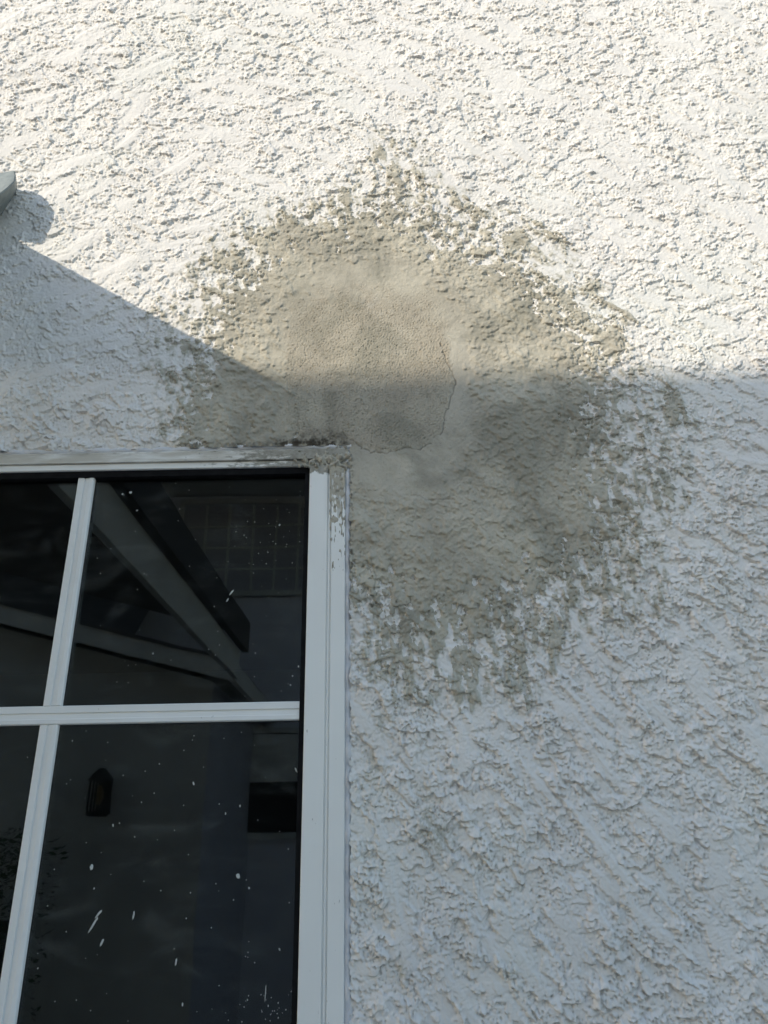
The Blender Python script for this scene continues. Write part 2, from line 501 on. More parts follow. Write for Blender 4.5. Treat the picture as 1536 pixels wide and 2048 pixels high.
def sdist(poly, step=4):
    """signed distance (m), positive inside, on the raster"""
    px, pz = XX[::step, ::step].astype(np.float64), ZZ[::step, ::step].astype(np.float64)
    dmin = np.full(px.shape, 1e9)
    inside = np.zeros(px.shape, bool)
    for k in range(len(poly)):
        ax, az = poly[k - 1]
        bx, bz = poly[k]
        ex, ez = bx - ax, bz - az
        t = np.clip(((px - ax) * ex + (pz - az) * ez) / (ex * ex + ez * ez), 0, 1)
        dmin = np.minimum(dmin, (px - ax - t * ex) ** 2 + (pz - az - t * ez) ** 2)
        cr = ((az > pz) != (bz > pz)) & (px < ex * (pz - az) / (ez if abs(ez) > 1e-12 else 1e-12) + ax)
        inside ^= cr
    d = np.sqrt(dmin) * np.where(inside, 1, -1)
    fi = np.clip(np.arange(NZR) / step, 0, d.shape[0] - 1.001)
    fj = np.clip(np.arange(NXR) / step, 0, d.shape[1] - 1.001)
    i0, j0 = fi.astype(int), fj.astype(int)
    ti, tj = (fi - i0)[:, None], (fj - j0)[None, :]
    r0 = d[i0] * (1 - ti) + d[i0 + 1] * ti
    return (r0[:, j0] * (1 - tj) + r0[:, j0 + 1] * tj).astype(np.float32)

D_MAIN, D_OUT, D_CORE, D_FEA = sdist(MAIN), sdist(OUTER), sdist(CORE), sdist(FEATHER)
str_v = frac([(0.03, 1.0), (0.014, 0.7), (0.006, 0.35)], radians(-86), 4.5)
str_d = frac([(0.03, 1.0), (0.014, 0.7), (0.006, 0.35)], radians(-48), 4.0)
side_w = sstep(0.05, 0.35, XX) * sstep(2.35, 2.55, ZZ)
streak = str_v * (1 - side_w) + str_d * side_w
relief = (H - blur(H, 0.008)) / (0.7 * mm)
isl = frac([(0.09, 0.9), (0.045, 1.0), (0.024, 0.8), (0.013, 0.5), (0.007, 0.3)])
low_w = 0.35 + 0.65 * sstep(2.30, 2.15, ZZ)
cov = 0.95 * low_w * streak + 0.75 * np.clip(relief, -1.6, 1.6) + 1.15 * isl
cov /= cov.std()
pin = 0.25 + 1.5 * np.clip(D_MAIN / 0.050, 0, 2.4)
pout = -1.75 + 2.0 * np.clip(D_OUT / np.maximum(D_OUT - D_MAIN, 1e-4), 0, 1)
pout = np.where(D_OUT < 0, -9, pout)
p = np.where(D_MAIN > 0, pin, np.minimum(pout, 0.25))
FIELD = p + cov
# single tongues and dabs of mortar round the edge
for u, v, a_, b_, an, f in ((800, 1300, 42, 78, 0, 0.5), (930, 1325, 30, 72, 0, 0.8), (1036, 1330, 17, 70, 6, 0.6), (1105, 1262, 17, 40, 4, 0.7), (1347, 815, 20, 42, 8, 0.8),
                            (585, 462, 36, 22, -18, 1.3), (460, 522, 38, 20, -14, 1.0), (520, 482, 26, 13, -25, 1.1), (1150, 620, 15, 95, 38, 0.6), (1230, 620, 8, 60, 52, 0.4),
                            (795, 365, 14, 46, 12, 0.7), (845, 372, 11, 40, 14, 0.5), (692, 405, 9, 28, 10, 0.9), (1216, 682, 26, 30, 30, 1.2), (1030, 480, 28, 22, 40, 0.9),
                            (420, 840, 42, 40, 0, 0.9), (1330, 990, 30, 16, 15, 0.7), (1100, 470, 12, 60, 50, 0.3), (760, 310, 16, 26, 0, 0.2), (940, 420, 20, 50, 40, 0.2)):
    q = at(u, v)
    sc_ = (at(u + 10, v) - q).length / 10
    dx_, dz_ = (XX - q.x) / sc_, (ZZ - q.z) / sc_
    ca_, sa_ = cos(radians(an)), sin(radians(an))
    r2 = ((dx_ * ca_ + dz_ * sa_) / a_) ** 2 + ((-dx_ * sa_ + dz_ * ca_) / b_) ** 2
    top_ = 0.9 if v < 900 else 0.32
    FIELD = np.maximum(FIELD, np.where(r2 < 2.2, np.minimum(f - (0.55 if v > 1200 else 0.25) + 0.75 - 1.1 * r2 + 0.8 * streak * low_w + 0.2 * isl + 0.55 * np.clip(relief, -1.6, 1.6), top_), -9))
CEM = sstep(-0.10, 0.10, FIELD)
SMEAR = 0.9 * sstep(-2.2, 0.0, FIELD) * sstep(-0.03, 0.02, D_OUT) * sstep(-1.0, 1.2, streak + 0.6 * isl)
SMEAR = np.clip(SMEAR, 0, 1)
# a few old scuffs lower on the wall
for (u, v, su, sv) in ((858, 1640, 26, 70), (880, 1670, 30, 40), (745, 1540, 14, 40), (1265, 1360, 12, 10), (1230, 1495, 10, 12), (765, 1450, 22, 26), (800, 1940, 10, 20)):
    q = at(u, v)
    rr = ((XX - q.x) / (su * 0.0008)) ** 2 + ((ZZ - q.z) / (sv * 0.0008)) ** 2
    SMEAR = np.maximum(SMEAR, np.exp(-rr) * sstep(0.2, 1.0, b8 + 0.6 * streak + 0.5) * 0.8)

soft = blur(H, 0.0022)
soft2 = blur(H, 0.012)
lump = band(0.024, 0.5)
lump2 = band(0.0105, 0.5)
thick = (0.9 + 1.4 * sstep(-0.1, 1.6, FIELD)) * mm
pl = frac([(0.06, 0.8), (0.032, 1.0), (0.018, 0.7), (0.010, 0.4), (0.006, 0.2)], radians(-30), 1.4)
plate = sstep(0.1, 0.32, pl) + 0.7 * sstep(0.9, 1.1, pl)
cemH = soft * 0.55 + soft2 * 0.2 + thick + mm * (1.25 * plate + 0.14 * lump2 + 0.09 * b4 + 0.10 * b8)
lowc = sstep(2.42, 2.30, ZZ)
cemH += lowc * mm * 0.75 * sstep(0.85, 1.25, 0.7 * lump2 + 0.5 * b8 + 0.35 * b4)
cemH -= 0.8 * mm * sstep(1.5, 2.1, -0.7 * lump2 - 0.7 * b4)
c_core = sstep(-0.006, 0.022, D_FEA + 0.010 * b30 + 0.008 * b60)
sandy = 0.20 * mm * b4 - 0.75 * mm * sstep(1.35, 2.0, -b4 - 0.4 * b8)
flatH = 1.7 * mm + 0.45 * mm * blur(b120, 0.02) + 0.16 * mm * lump + 0.14 * mm * b4 + 0.08 * mm * lump2
cemH = cemH * (1 - 0.85 * c_core) + flatH * 0.85 * c_core
topfade = sstep(2.47, 2.56, ZZ)
inner = sstep(-0.001 - 0.03 * topfade, 0.004 + 0.05 * topfade, D_CORE + 0.002 * b30 + 0.012 * b60 * topfade)
rim = np.exp(-(D_FEA / 0.007) ** 2) * sstep(-0.02, 0.08, XX) * sstep(-0.6, 0.6, b60 + 0.6)
cemH += rim * 0.9 * mm
cemH += inner * (0.5 * mm + 2.3 * sandy)
H = H * (1 - CEM) + np.maximum(cemH, H * 0.2 + cemH * 0.8) * CEM

# cracks round the inner patch, and grime above the window corner
DIRT_AND_CRACKS = np.zeros_like(H)
def crack(pts, width, depth, wob=2.0):
    global H
    P = []
    for k in range(len(pts) - 1):
        (u0, v0), (u1, v1) = pts[k], pts[k + 1]
        n = max(2, int(math.hypot(u1 - u0, v1 - v0) / 5))
        for j in range(n):
            t = j / n
            P.append((u0 + (u1 - u0) * t + rng.normal(0, wob), v0 + (v1 - v0) * t + rng.normal(0, wob)))
    P.append(pts[-1])
    Q = [at(u, v) for u, v in P]
    for a, b in zip(Q[:-1], Q[1:]):
        xa, xb = sorted((a.x, b.x)); za, zb = sorted((a.z, b.z))
        i0, i1 = int((xa - 0.006 - X0) / DX), int((xb + 0.006 - X0) / DX) + 1
        j0, j1 = int((za - 0.006 - Z0) / DX), int((zb + 0.006 - Z0) / DX) + 1
        s = (slice(j0, j1), slice(i0, i1))
        ex, ez = b.x - a.x, b.z - a.z
        t = np.clip(((XX[s] - a.x) * ex + (ZZ[s] - a.z) * ez) / (ex * ex + ez * ez + 1e-12), 0, 1)
        d = np.hypot(XX[s] - a.x - t * ex, ZZ[s] - a.z - t * ez)
        w = np.clip(1.25 - d / (width * rng.uniform(0.55, 1.6) * mm), 0, 1)
        CRK[s] = np.maximum(CRK[s], w * depth)
CRK = np.zeros_like(H)
crack([(880, 690), (897, 735), (912, 768), (903, 800), (890, 832), (886, 862), (880, 872)], 0.8, 0.8, 1.6)
crack([(862, 888), (845, 899), (800, 900), (775, 909), (750, 908), (725, 899), (700, 880), (685, 868)], 0.8, 0.8, 1.6)
crack([(592, 810), (598, 850), (594, 880)], 0.8, 0.35, 1.5)
crack([(740, 1115), (752, 1150), (748, 1180)], 1.0, 0.5)
crack([(1030, 640), (980, 668), (962, 672)], 1.3, 0.5)
crack([(820, 990), (860, 1003), (905, 998)], 1.2, 0.45)
H -= CRK * 2.6 * mm
DIRT_AND_CRACKS = np.maximum(DIRT_AND_CRACKS, CRK * 0.7)  # crack lines take the darkness of their depth in colour, along with dirt
def grime(u0, u1, v, sv, amt, nf=0.5):
    global DIRT_AND_CRACKS
    a, b = at(u0, v), at(u1, v)
    gx = sstep(a.x - 0.02, a.x + 0.02, XX) * sstep(b.x + 0.02, b.x - 0.02, XX)
    zc = a.z + (b.z - a.z) * (XX - a.x) / (b.x - a.x)
    gz = np.exp(-((ZZ - zc) / (sv * 0.0009)) ** 2)
    DIRT_AND_CRACKS = np.maximum(DIRT_AND_CRACKS, np.clip(gx * gz * amt * (1 + nf * b30 + 0.3 * b8), 0, 0.95))
grime(545, 690, 890, 14, 0.75)
grime(600, 690, 884, 24, 0.6)
grime(380, 560, 893, 9, 0.3)
# dirt caught along the sealant line at the jamb
gj = np.exp(-((XX + 0.0575) / 0.003) ** 2) * sstep(1.95, 2.05, ZZ) * sstep(2.28, 2.2, ZZ) * sstep(0.4, 1.3, b12 + 0.5 * b8)
DIRT_AND_CRACKS = np.maximum(DIRT_AND_CRACKS, 0.8 * gj)
for (u, v, r) in ((1082, 520, 9), (820, 1945, 10), (825, 1960, 12), (846, 1630, 10)):
    q = at(u, v)
    DIRT_AND_CRACKS = np.maximum(DIRT_AND_CRACKS, 0.45 * np.exp(-(((XX - q.x) ** 2 + (ZZ - q.z) ** 2) / (r * 0.0008) ** 2)) * sstep(-0.3, 0.8, b8))
# the plaster swells a little where it meets the head of the window
lip = np.exp(-((ZZ - 2.287 - 0.004 * b120 * 0.5) / 0.010) ** 2) * (XX < -0.08)
H += lip * (0.7 + 0.5 * b30 * 0.5) * mm * 1.4
OFF = 2.2 * mm
SAG = np.clip(1.0 * (blur(H, 0.0012) - blur(H, 0.009)), 0, 2.8 * mm)          # lumps hang slightly over their lower edge
ATTR = {'dirt_and_cracks': DIRT_AND_CRACKS, 'smear': SMEAR, 'core': inner, 'thin': sstep(1.1, 0.0, FIELD) * sstep(-0.9, 0.6, isl + 0.6 * streak), 'feather': c_core * sstep(-0.12, 0.10, XX + 0.05 * b120) * sstep(2.62, 2.50, ZZ)}

def sample(A, x, z, wrap=False):
    fi, fj = (z - Z0) / DX, (x - X0) / DX
    i0, j0 = np.floor(fi).astype(int), np.floor(fj).astype(int)
    ti, tj = fi - i0, fj - j0
    if wrap:
        a, b, c, d = i0 % NZR, (i0 + 1) % NZR, j0 % NXR, (j0 + 1) % NXR
    else:
        a, b = np.clip(i0, 0, NZR - 1), np.clip(i0 + 1, 0, NZR - 1)
        c, d = np.clip(j0, 0, NXR - 1), np.clip(j0 + 1, 0, NXR - 1)
    return (A[a, c] * (1 - tj) + A[a, d] * tj) * (1 - ti) + (A[b, c] * (1 - tj) + A[b, d] * tj) * ti

WIN_R, WIN_T, WIN_L, WIN_B = -0.0600, 2.2740, -1.4360, 0.86    # opening in the plaster

def mesh_np(name, co, quads, mat, parent, attrs):
    used = np.unique(quads)
    remap = np.full(len(co), -1, np.int64)
    remap[used] = np.arange(len(used))
    q = remap[quads].astype(np.int32)
    me = bpy.data.meshes.new(name)
    me.vertices.add(len(used))
    me.vertices.foreach_set('co', co[used].astype(np.float32).ravel())
    me.loops.add(q.size)
    me.loops.foreach_set('vertex_index', q.ravel())
    me.polygons.add(len(q))
    me.polygons.foreach_set('loop_start', np.arange(0, q.size, 4, dtype=np.int32))
    me.polygons.foreach_set('use_smooth', np.ones(len(q), bool))
    me.update(calc_edges=True)
    for k, v in attrs.items():
        at_ = me.attributes.new(k, 'FLOAT', 'POINT')
        at_.data.foreach_set('value', v[used].astype(np.float32))
    me.materials.append(mat)
    o = bpy.data.objects.new(name, me)
    link(o, parent)
    return o

def half_w(z):
    return 0.605 + (z - 1.37) * (1.045 - 0.605) / (3.55 - 1.37)
NX = 1140
zr = [1.29]
while zr[-1] < 3.66:
    zr.append(zr[-1] + 2 * half_w(zr[-1]) / NX * 1.22)
zr = np.array(zr)
us = np.linspace(-1, 1, NX + 1)
gz = np.repeat(zr[:, None], NX + 1, 1)
gx = us[None, :] * half_w(gz) + 0.012
# pull the grid lines nearest to the opening onto its edge
ex = np.abs(gx - WIN_R)
near = ex == ex.min(axis=1, keepdims=True)
gx = np.where(near & (gz < WIN_T + 0.004), WIN_R + 0.0013 * np.clip(sample(b20, np.full_like(gz, WIN_R), gz) + 0.6 * sample(b8, np.full_like(gz, WIN_R), gz), -1.6, 1.3), gx)
jrow = int(np.argmin(np.abs(zr - WIN_T)))
gz[jrow, :] = np.where(gx[jrow] < WIN_R + 0.001, WIN_T, gz[jrow, :])
hh = sample(H, gx, gz)
sag = sample(SAG, gx, gz) * (gx > WIN_R + 0.004) + sample(SAG, gx, gz) * (gx <= WIN_R + 0.004) * (gz > WIN_T + 0.01)
co = np.stack([gx, -(hh + OFF), gz - sag], -1).reshape(-1, 3)
att = {k: sample(v, gx, gz).ravel() for k, v in ATTR.items()}
cemv = sample(CEM, gx, gz)
idx = np.arange(len(zr) * (NX + 1)).reshape(len(zr), NX + 1)
quads = np.stack([idx[:-1, :-1], idx[:-1, 1:], idx[1:, 1:], idx[1:, :-1]], -1).reshape(-1, 4)
qx, qz = co[quads, 0].mean(1), co[quads, 2].mean(1)
col = np.argmax(near, axis=1)                          # grid column on the edge of the opening
near_r = (np.arange(NX)[None, :] < col[:-1, None]).ravel()
keep = ~((gx[:-1, 1:].ravel() <= WIN_R + 0.0022) & near_r & (qz < WIN_T - 1e-5))
isc = cemv.ravel()[quads].mean(1) > 0.5
# coarser plaster out to the edges of the wall
RS = 0.012
rx, rz = np.arange(-2.6, 2.6, RS), np.arange(0.0, 4.6, RS)
RX, RZ = np.meshgrid(rx, rz)
RH = sample(WALL_H, RX, RZ, True)
rco = np.stack([RX, -(RH + OFF) + 0.0012, RZ], -1).reshape(-1, 3)
rid = np.arange(RX.size).reshape(RX.shape)
rq = np.stack([rid[:-1, :-1], rid[:-1, 1:], rid[1:, 1:], rid[1:, :-1]], -1).reshape(-1, 4)
rqx, rqz = rco[rq, 0].mean(1), rco[rq, 2].mean(1)
inn = (np.abs(rqx - 0.012) < half_w(rqz) - 0.012) & (rqz > 1.30) & (rqz < zr[-1] - 0.012)
hole = (rqx < WIN_R + 0.004) & (rqx > WIN_L) & (rqz < WIN_T + 0.004) & (rqz > WIN_B)
rq = rq[~inn & ~hole]
n0 = len(co)
allco = np.concatenate([co, rco])
allatt = {k: np.concatenate([v, np.zeros(len(rco))]) for k, v in att.items()}
allatt['far'] = np.concatenate([np.zeros(len(co)), np.ones(len(rco))])
wall = mesh_np('wall', allco, np.concatenate([quads[keep & ~isc], rq + n0]), M_STUCCO, house, allatt)
patch = mesh_np('cement_patch', co, quads[keep & isc], M_CEMENT, house, att)
tag(patch, 'rough grey cement repair smeared over the white stucco around the window corner')

# ------------------------------------------------------------------ the window
GL = 0.016                                             # plane of the glass
IN_R, OUT_R = -0.1330, -0.0685                         # right jamb, inner and outer edge
HEAD_B, HEAD_T = 2.2340, 2.2670
IN_L, OUT_L = -1.3640, -1.4290
SILL_T, SILL_B = 0.935, 0.87
window = empty('window', (-0.75, 0.01, SILL_B), house)
tag(window, 'white vinyl grid window with dark paint-spattered glass')
FY = -0.0035                                           # face of the frame

# jamb: two flat bands with a narrow ribbed channel between them
def jamb_prof(w_in, w_ch, w_out):
    a, b, c = w_in, w_in + w_ch, w_in + w_ch + w_out
    y = FY
    return [(0, 0.045), (0, y + 0.0015), (0.0012, y), (a - 0.0012, y), (a - 0.0004, y + 0.0035), (a + 0.0008, y + 0.0035), (a + 0.0016, y + 0.001),
            (b - 0.0016, y + 0.001), (b - 0.0008, y + 0.0035), (b + 0.0004, y + 0.0035), (b + 0.0012, y), (c - 0.0012, y), (c, y + 0.0015), (c, 0.045)]
jp = jamb_prof(0.0335, 0.0058, 0.0252)
MB().extrude(jp, (IN_R, 0, SILL_T - 0.02), (IN_R, 0, HEAD_B), (1, 0, 0), (0, 1, 0)).build('jamb', M_VINYL, window)
MB().extrude(jp, (IN_L, 0, SILL_T - 0.02), (IN_L, 0, HEAD_B), (-1, 0, 0), (0, 1, 0)).build('jamb', M_BAR, window)
# head: narrow lower band, groove, taller upper band standing slightly proud
hp = [(0, 0.045), (0, FY + 0.004), (0.0012, FY + 0.0025), (0.0112, FY + 0.0025), (0.0118, FY + 0.006), (0.0130, FY + 0.006), (0.0136, FY - 0.001),
      (0.0318, FY - 0.0025), (0.0335, FY - 0.001), (0.0335, 0.045)]
MB().extrude(hp, (OUT_L, 0, HEAD_B + 0.0006), (OUT_R, 0, HEAD_B + 0.0006), (0, 0, 1), (0, 1, 0)).build('head_rail', M_VINYL, window)
MB().extrude([(0, 0.045), (0, FY), (0.05, FY - 0.006), (0.065, FY - 0.002), (0.065, 0.045)], (OUT_L, 0, SILL_B), (OUT_R, 0, SILL_B), (0, 0, 1), (0, 1, 0)).build('sill', M_BAR, window)

# black glazing gasket round the glass
gk = 0.0085
MB().box((IN_L - 0.002, 0.004, HEAD_B - 0.0115), (IN_R + 0.002, GL + 0.006, HEAD_B + 0.0005)).build('gasket', M_GASKET, window)
MB().box((IN_R - gk, 0.004, SILL_T), (IN_R + 0.0008, GL + 0.006, HEAD_B - 0.0117)).build('gasket', M_GASKET, window)
MB().box((IN_L - 0.0008, 0.004, SILL_T), (IN_L + gk, GL + 0.006, HEAD_B - 0.0117)).build('gasket', M_GASKET, window)
MB().box((IN_L - 0.0006, 0.004, SILL_T - 0.001), (IN_R + 0.0006, GL + 0.006, SILL_T + gk)).build('gasket', M_GASKET, window)

# applied grid bars
def bar_prof(w):
    h = 0.0085                                         # stands off the glass
    return [(-w / 2, 0), (-w / 2, -h + 0.002), (-w / 2 + 0.0015, -h), (-0.0035, -h), (-0.0028, -h + 0.0028), (-0.0012, -h + 0.0028), (-0.0006, -h + 0.0015),
            (w * 0.20, -h + 0.0010), (w * 0.24, -h - 0.0008), (w / 2 - 0.0015, -h - 0.0006), (w / 2, -h + 0.0015), (w / 2, 0)]
BW = 0.0295
VX = [-0.5410, -0.9500]
HZ = [1.8000, 1.3420]
BY = GL - 0.0006
for z in HZ:
    MB().extrude([(-a, b) for a, b in bar_prof(BW)], (IN_L + gk + 0.001, BY, z), (IN_R - 0.0055, BY - 0.0015, z), (0, 0, 1), (0, 1, 0)).build('grid_bar', M_BAR, window)
zt = [HEAD_B - 0.0002] + sum([[z + BW / 2 + 0.0004, z - BW / 2 - 0.0004] for z in HZ], []) + [SILL_T + gk]
for x in VX:
    for k in range(3):
        MB().extrude(bar_prof(BW), (x, BY - 0.0008, zt[2 * k + 1]), (x, BY - 0.0008, zt[2 * k]), (1, 0, 0), (0, 1, 0)).build('grid_bar', M_BAR, window)
# panes between the bars
px = [IN_R - 0.002, VX[0], VX[1], IN_L + 0.002]
pz = [HEAD_B - 0.004, HZ[0], HZ[1], SILL_T + 0.002]
for i in range(3):
    for j in range(3):
        MB().box((px[i + 1] + 0.0003, GL, pz[j + 1] + 0.0003), (px[i] - 0.0003, GL + 0.004, pz[j] - 0.0003)).build('glass_pane', M_GLASS, window)

hz = lambda x: HEAD_T + 0.0065 + 0.003 * max(0, min(1, (x + 0.32) / 0.08)) * max(0, min(1, (-0.10 - x) / 0.06))
# sealant: a straight strip beside the jamb, a wavy bead over the head
def bead(path, w, dep, name, mat, ax, seed, amp):
    r = random.Random(seed)
    rows = []
    ph = [r.uniform(0, 6.28) for _ in range(6)]
    n = len(path)
    for i, (x, z) in enumerate(path):
        s = i / n * 60
        wob = amp * (0.5 * sin(s * 0.9 + ph[0]) + 0.35 * sin(s * 2.3 + ph[1]) + 0.3 * sin(s * 5.1 + ph[2]) + r.uniform(-0.25, 0.25))
        row = []
        for k in range(7):
            t = k / 6
            off = (t - 0.5) * (w + (wob if k > 3 else wob * 0.25))
            y = 0.004 - (dep * (1 + 0.2 * sin(s * 3.7 + ph[3]) + (-0.1 if ax[1] else 0))) * sin(pi * min(max(t, 0.02), 0.98)) ** 0.6
            if k in (0, 6):
                y = 0.006
            row.append((x + ax[0] * off, y, z + ax[1] * off))
        rows.append(row)
    return MB().grid(rows).build(name, mat, window, smooth=True)
N = 420
bead([(-0.0638, SILL_B + (HEAD_T + 0.012 - SILL_B) * i / N) for i in range(N + 1)], 0.0142, 0.0062, 'sealant', M_SEAL, (1, 0), 3, 0.0016)
bead([(OUT_L + (-0.0575 - OUT_L) * i / N, hz(OUT_L + (-0.0575 - OUT_L) * i / N)) for i in range(N + 1)], 0.0160, 0.0082, 'sealant', M_SEAL, (0, 1), 5, 0.0028)

# mortar dragged over the corner of the frame and down the jamb
def mortar(x0, x1, z0, z1, thick_fn, name):
    n, m_ = int((x1 - x0) / 0.0009), int((z1 - z0) / 0.0014)
    X, Z = np.meshgrid(np.linspace(x0, x1, n), np.linspace(z0, z1, m_))
    t = thick_fn(X, Z)
    co_ = np.stack([X, FY - t, Z], -1).reshape(-1, 3)
    id_ = np.arange(n * m_).reshape(m_, n)
    q_ = np.stack([id_[:-1, :-1], id_[:-1, 1:], id_[1:, 1:], id_[1:, :-1]], -1).reshape(-1, 4)
    q_ = q_[t.ravel()[q_].max(1) > 0]
    o_ = mesh_np(name, co_, q_, M_CEMENT, window, {'dirt_and_cracks': np.clip(sample(b12, X, Z) * 0.3, 0, 0.5).ravel()})
    tag(o_, 'grey mortar scraped over the top corner of the white frame')
fine = frac([(0.012, 0.8), (0.006, 1.0), (0.003, 0.7)], radians(90), 6.0)
def t_jamb(X, Z):
    g1 = sstep(2.055, 2.21, Z) * 2.3 - 1.25
    e = sstep(-0.0985, -0.0945, X) * sstep(-0.0672, -0.0705, X)
    v_ = g1 + 0.85 * sample(fine, X, Z) + 0.45 * sample(b20, X, Z)
    return np.where(e > 0.5, 0.00055 * np.clip(v_, -1, 1.1) - 0.00012, -0.001)
def t_corner(X, Z):
    d = np.hypot((X + 0.088) / 0.052, (Z - 2.2475) / 0.0165)
    v_ = 1.05 - d + 0.35 * sample(b20, X, Z) + 0.30 * sample(b12, X, Z)
    return np.clip(v_, -0.5, 1.2) * 0.0036 + 0.0004 * sample(b8, X, Z) * (v_ > 0)
mortar(-0.0985, -0.0675, 2.03, 2.236, t_jamb, 'mortar_smear')
mortar(-0.165, -0.0560, 2.222, 2.275, t_corner, 'mortar_smear')

# dried paint on the glass
def splash(u, v, lw, ll, ang, seed):
    """flattened drop: half-width lw, half-length ll (photo px), leaning ang from vertical"""
    r = random.Random(seed)
    c = at(u, v, GL)
    s = 0.00075
    n = 14
    rim, top = [], []
    for k in range(n):
        t = 2 * pi * k / n
        q = 1 + r.uniform(-0.22, 0.22)
        a, b = lw * s * cos(t) * q, ll * s * sin(t) * q
        x, z = a * cos(ang) + b * sin(ang), -a * sin(ang) + b * cos(ang)
        rim.append((c.x + x, GL + 0.0001, c.z + z))
        top.append((c.x + x * 0.7, GL - 0.0007, c.z + z * 0.7))
    m = MB().grid([rim, top], True)
    m.poly(top)
    return m
BIG = [(186, 1850, 2.4, 17, 0.5), (197, 1828, 2.6, 11, 0.7), (194, 1838, 2, 4, 0.2), (183, 1734, 4.5, 6, 0), (204, 1885, 2.6, 9, 0.4), (267, 1831, 2.2, 8, 0.05),
       (476, 1752, 4.2, 6, -0.5), (387, 1567, 2.2, 5, -0.3), (352, 1924, 1.9, 8, 0.12), (365, 2009, 1.7, 4, 0), (592, 1540, 2.0, 6, -0.4),
       (261, 985, 4, 4, 0.8), (245, 988, 2.5, 3, 0), (274, 1021, 3.4, 2, -0.4), (463, 1185, 2.2, 9, 0.6), (455, 1200, 1.6, 6, 0.5), (597, 1333, 2.2, 3, 0),
       (559, 1050, 2.2, 3, 0.4), (581, 1370, 2.0, 1.8, 0.3), (585, 1352, 1.9, 1.9, 0), (480, 1612, 1.7, 3, 0), (226, 1651, 1.6, 4, -0.2), (498, 1776, 2, 2.6, -0.3),
       (559, 1899, 1.8, 3.5, -0.5), (451, 1627, 1.4, 3, 0), (53, 1853, 2.6, 4, 0.0), (531, 1985, 1.2, 16, 0.05), (188, 1777, 1.6, 2.2, 0), (306, 1307, 1.2, 3, 0)]
for i, (u, v, a, b, g_) in enumerate(BIG):
    splash(u, v, a * 0.8, b * 0.85, g_, i).build('paint_splash', M_SPLASH, window)
tiny = MB()
r = random.Random(21)
spots = [(r.uniform(40, 600), r.uniform(1460, 2045), r.uniform(0.4, 0.95)) for _ in range(75)]
spots += [(r.gauss(540, 45), r.gauss(1060, 70), r.uniform(0.35, 0.8)) for _ in range(45)]
spots += [(r.uniform(190, 600), r.uniform(965, 1395), r.uniform(0.35, 0.8)) for _ in range(45)]
spots += [(r.gauss(520, 45), r.gauss(2015, 18), r.uniform(0.4, 1.1)) for _ in range(30)]
for i, (u, v, a) in enumerate(spots):
    if v < 965 or u > 603 or 1398 < v < 1450:
        continue
    m = splash(u, v, a, a * r.uniform(1, 1.8), r.uniform(-0.5, 0.5), 100 + i)
    n = len(tiny.v)
    tiny.v += m.v
    tiny.f += [tuple(n + k for k in f) for f in m.f]
tag(tiny.build('paint_specks', M_SPLASH, window), kind='stuff')

# the room behind the glass, its darkness put into near-black surfaces
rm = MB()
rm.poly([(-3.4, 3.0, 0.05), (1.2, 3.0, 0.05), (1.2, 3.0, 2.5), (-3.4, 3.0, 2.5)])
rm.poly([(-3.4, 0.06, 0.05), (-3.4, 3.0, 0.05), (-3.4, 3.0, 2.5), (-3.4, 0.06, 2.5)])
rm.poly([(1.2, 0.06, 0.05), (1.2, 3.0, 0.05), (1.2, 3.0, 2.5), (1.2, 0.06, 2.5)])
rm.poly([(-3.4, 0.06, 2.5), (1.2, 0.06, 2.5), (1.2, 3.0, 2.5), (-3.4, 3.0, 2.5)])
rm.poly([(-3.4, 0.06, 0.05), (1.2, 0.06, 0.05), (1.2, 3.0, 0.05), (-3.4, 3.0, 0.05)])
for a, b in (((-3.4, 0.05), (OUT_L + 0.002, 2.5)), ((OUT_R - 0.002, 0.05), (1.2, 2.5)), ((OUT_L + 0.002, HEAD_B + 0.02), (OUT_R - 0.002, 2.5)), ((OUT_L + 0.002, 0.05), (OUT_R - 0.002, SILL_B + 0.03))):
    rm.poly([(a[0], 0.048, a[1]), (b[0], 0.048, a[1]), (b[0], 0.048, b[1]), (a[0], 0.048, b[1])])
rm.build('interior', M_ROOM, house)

# ------------------------------------------------------------------ porch roof of the same house, left of the frame, and its flashing
EX, EZ, EY = -0.80, 2.803, -3.1
porch = empty('porch_roof', (EX, -0.02, EZ), house)
MB().box((EX - 0.035, EY, EZ - 0.17), (EX, -0.012, EZ)).build('fascia', M_DARKWOOD, porch)
rise = 0.28
MB().poly([(EX - 0.002, EY - 0.01, EZ - 0.012), (EX - 0.002, -0.012, EZ - 0.012), (EX - 3.4, -0.012, EZ + 3.4 * rise), (EX - 3.4, EY - 0.01, EZ + 3.4 * rise)]).build('roofing', M_ROOF, porch, solid=0.02)
MB().poly([(EX - 0.036, EY, EZ - 0.06), (EX - 0.036, -0.012, EZ - 0.06), (EX - 3.4, -0.012, EZ - 0.06 + 3.36 * rise), (EX - 3.4, EY, EZ - 0.06 + 3.36 * rise)]).build('soffit', M_DARKWOOD, porch, solid=0.01)
MB().box((EX - 0.07, EY + 0.05, EZ - 0.335), (EX - 0.04, -0.014, EZ - 0.171)).build('beam', M_BEAM, porch, bevel=0.004)
MB().box((EX - 3.3, EY + 0.05, 0.0), (EX - 3.18, EY + 0.17, EZ - 0.11)).build('post', M_BEAM, porch)

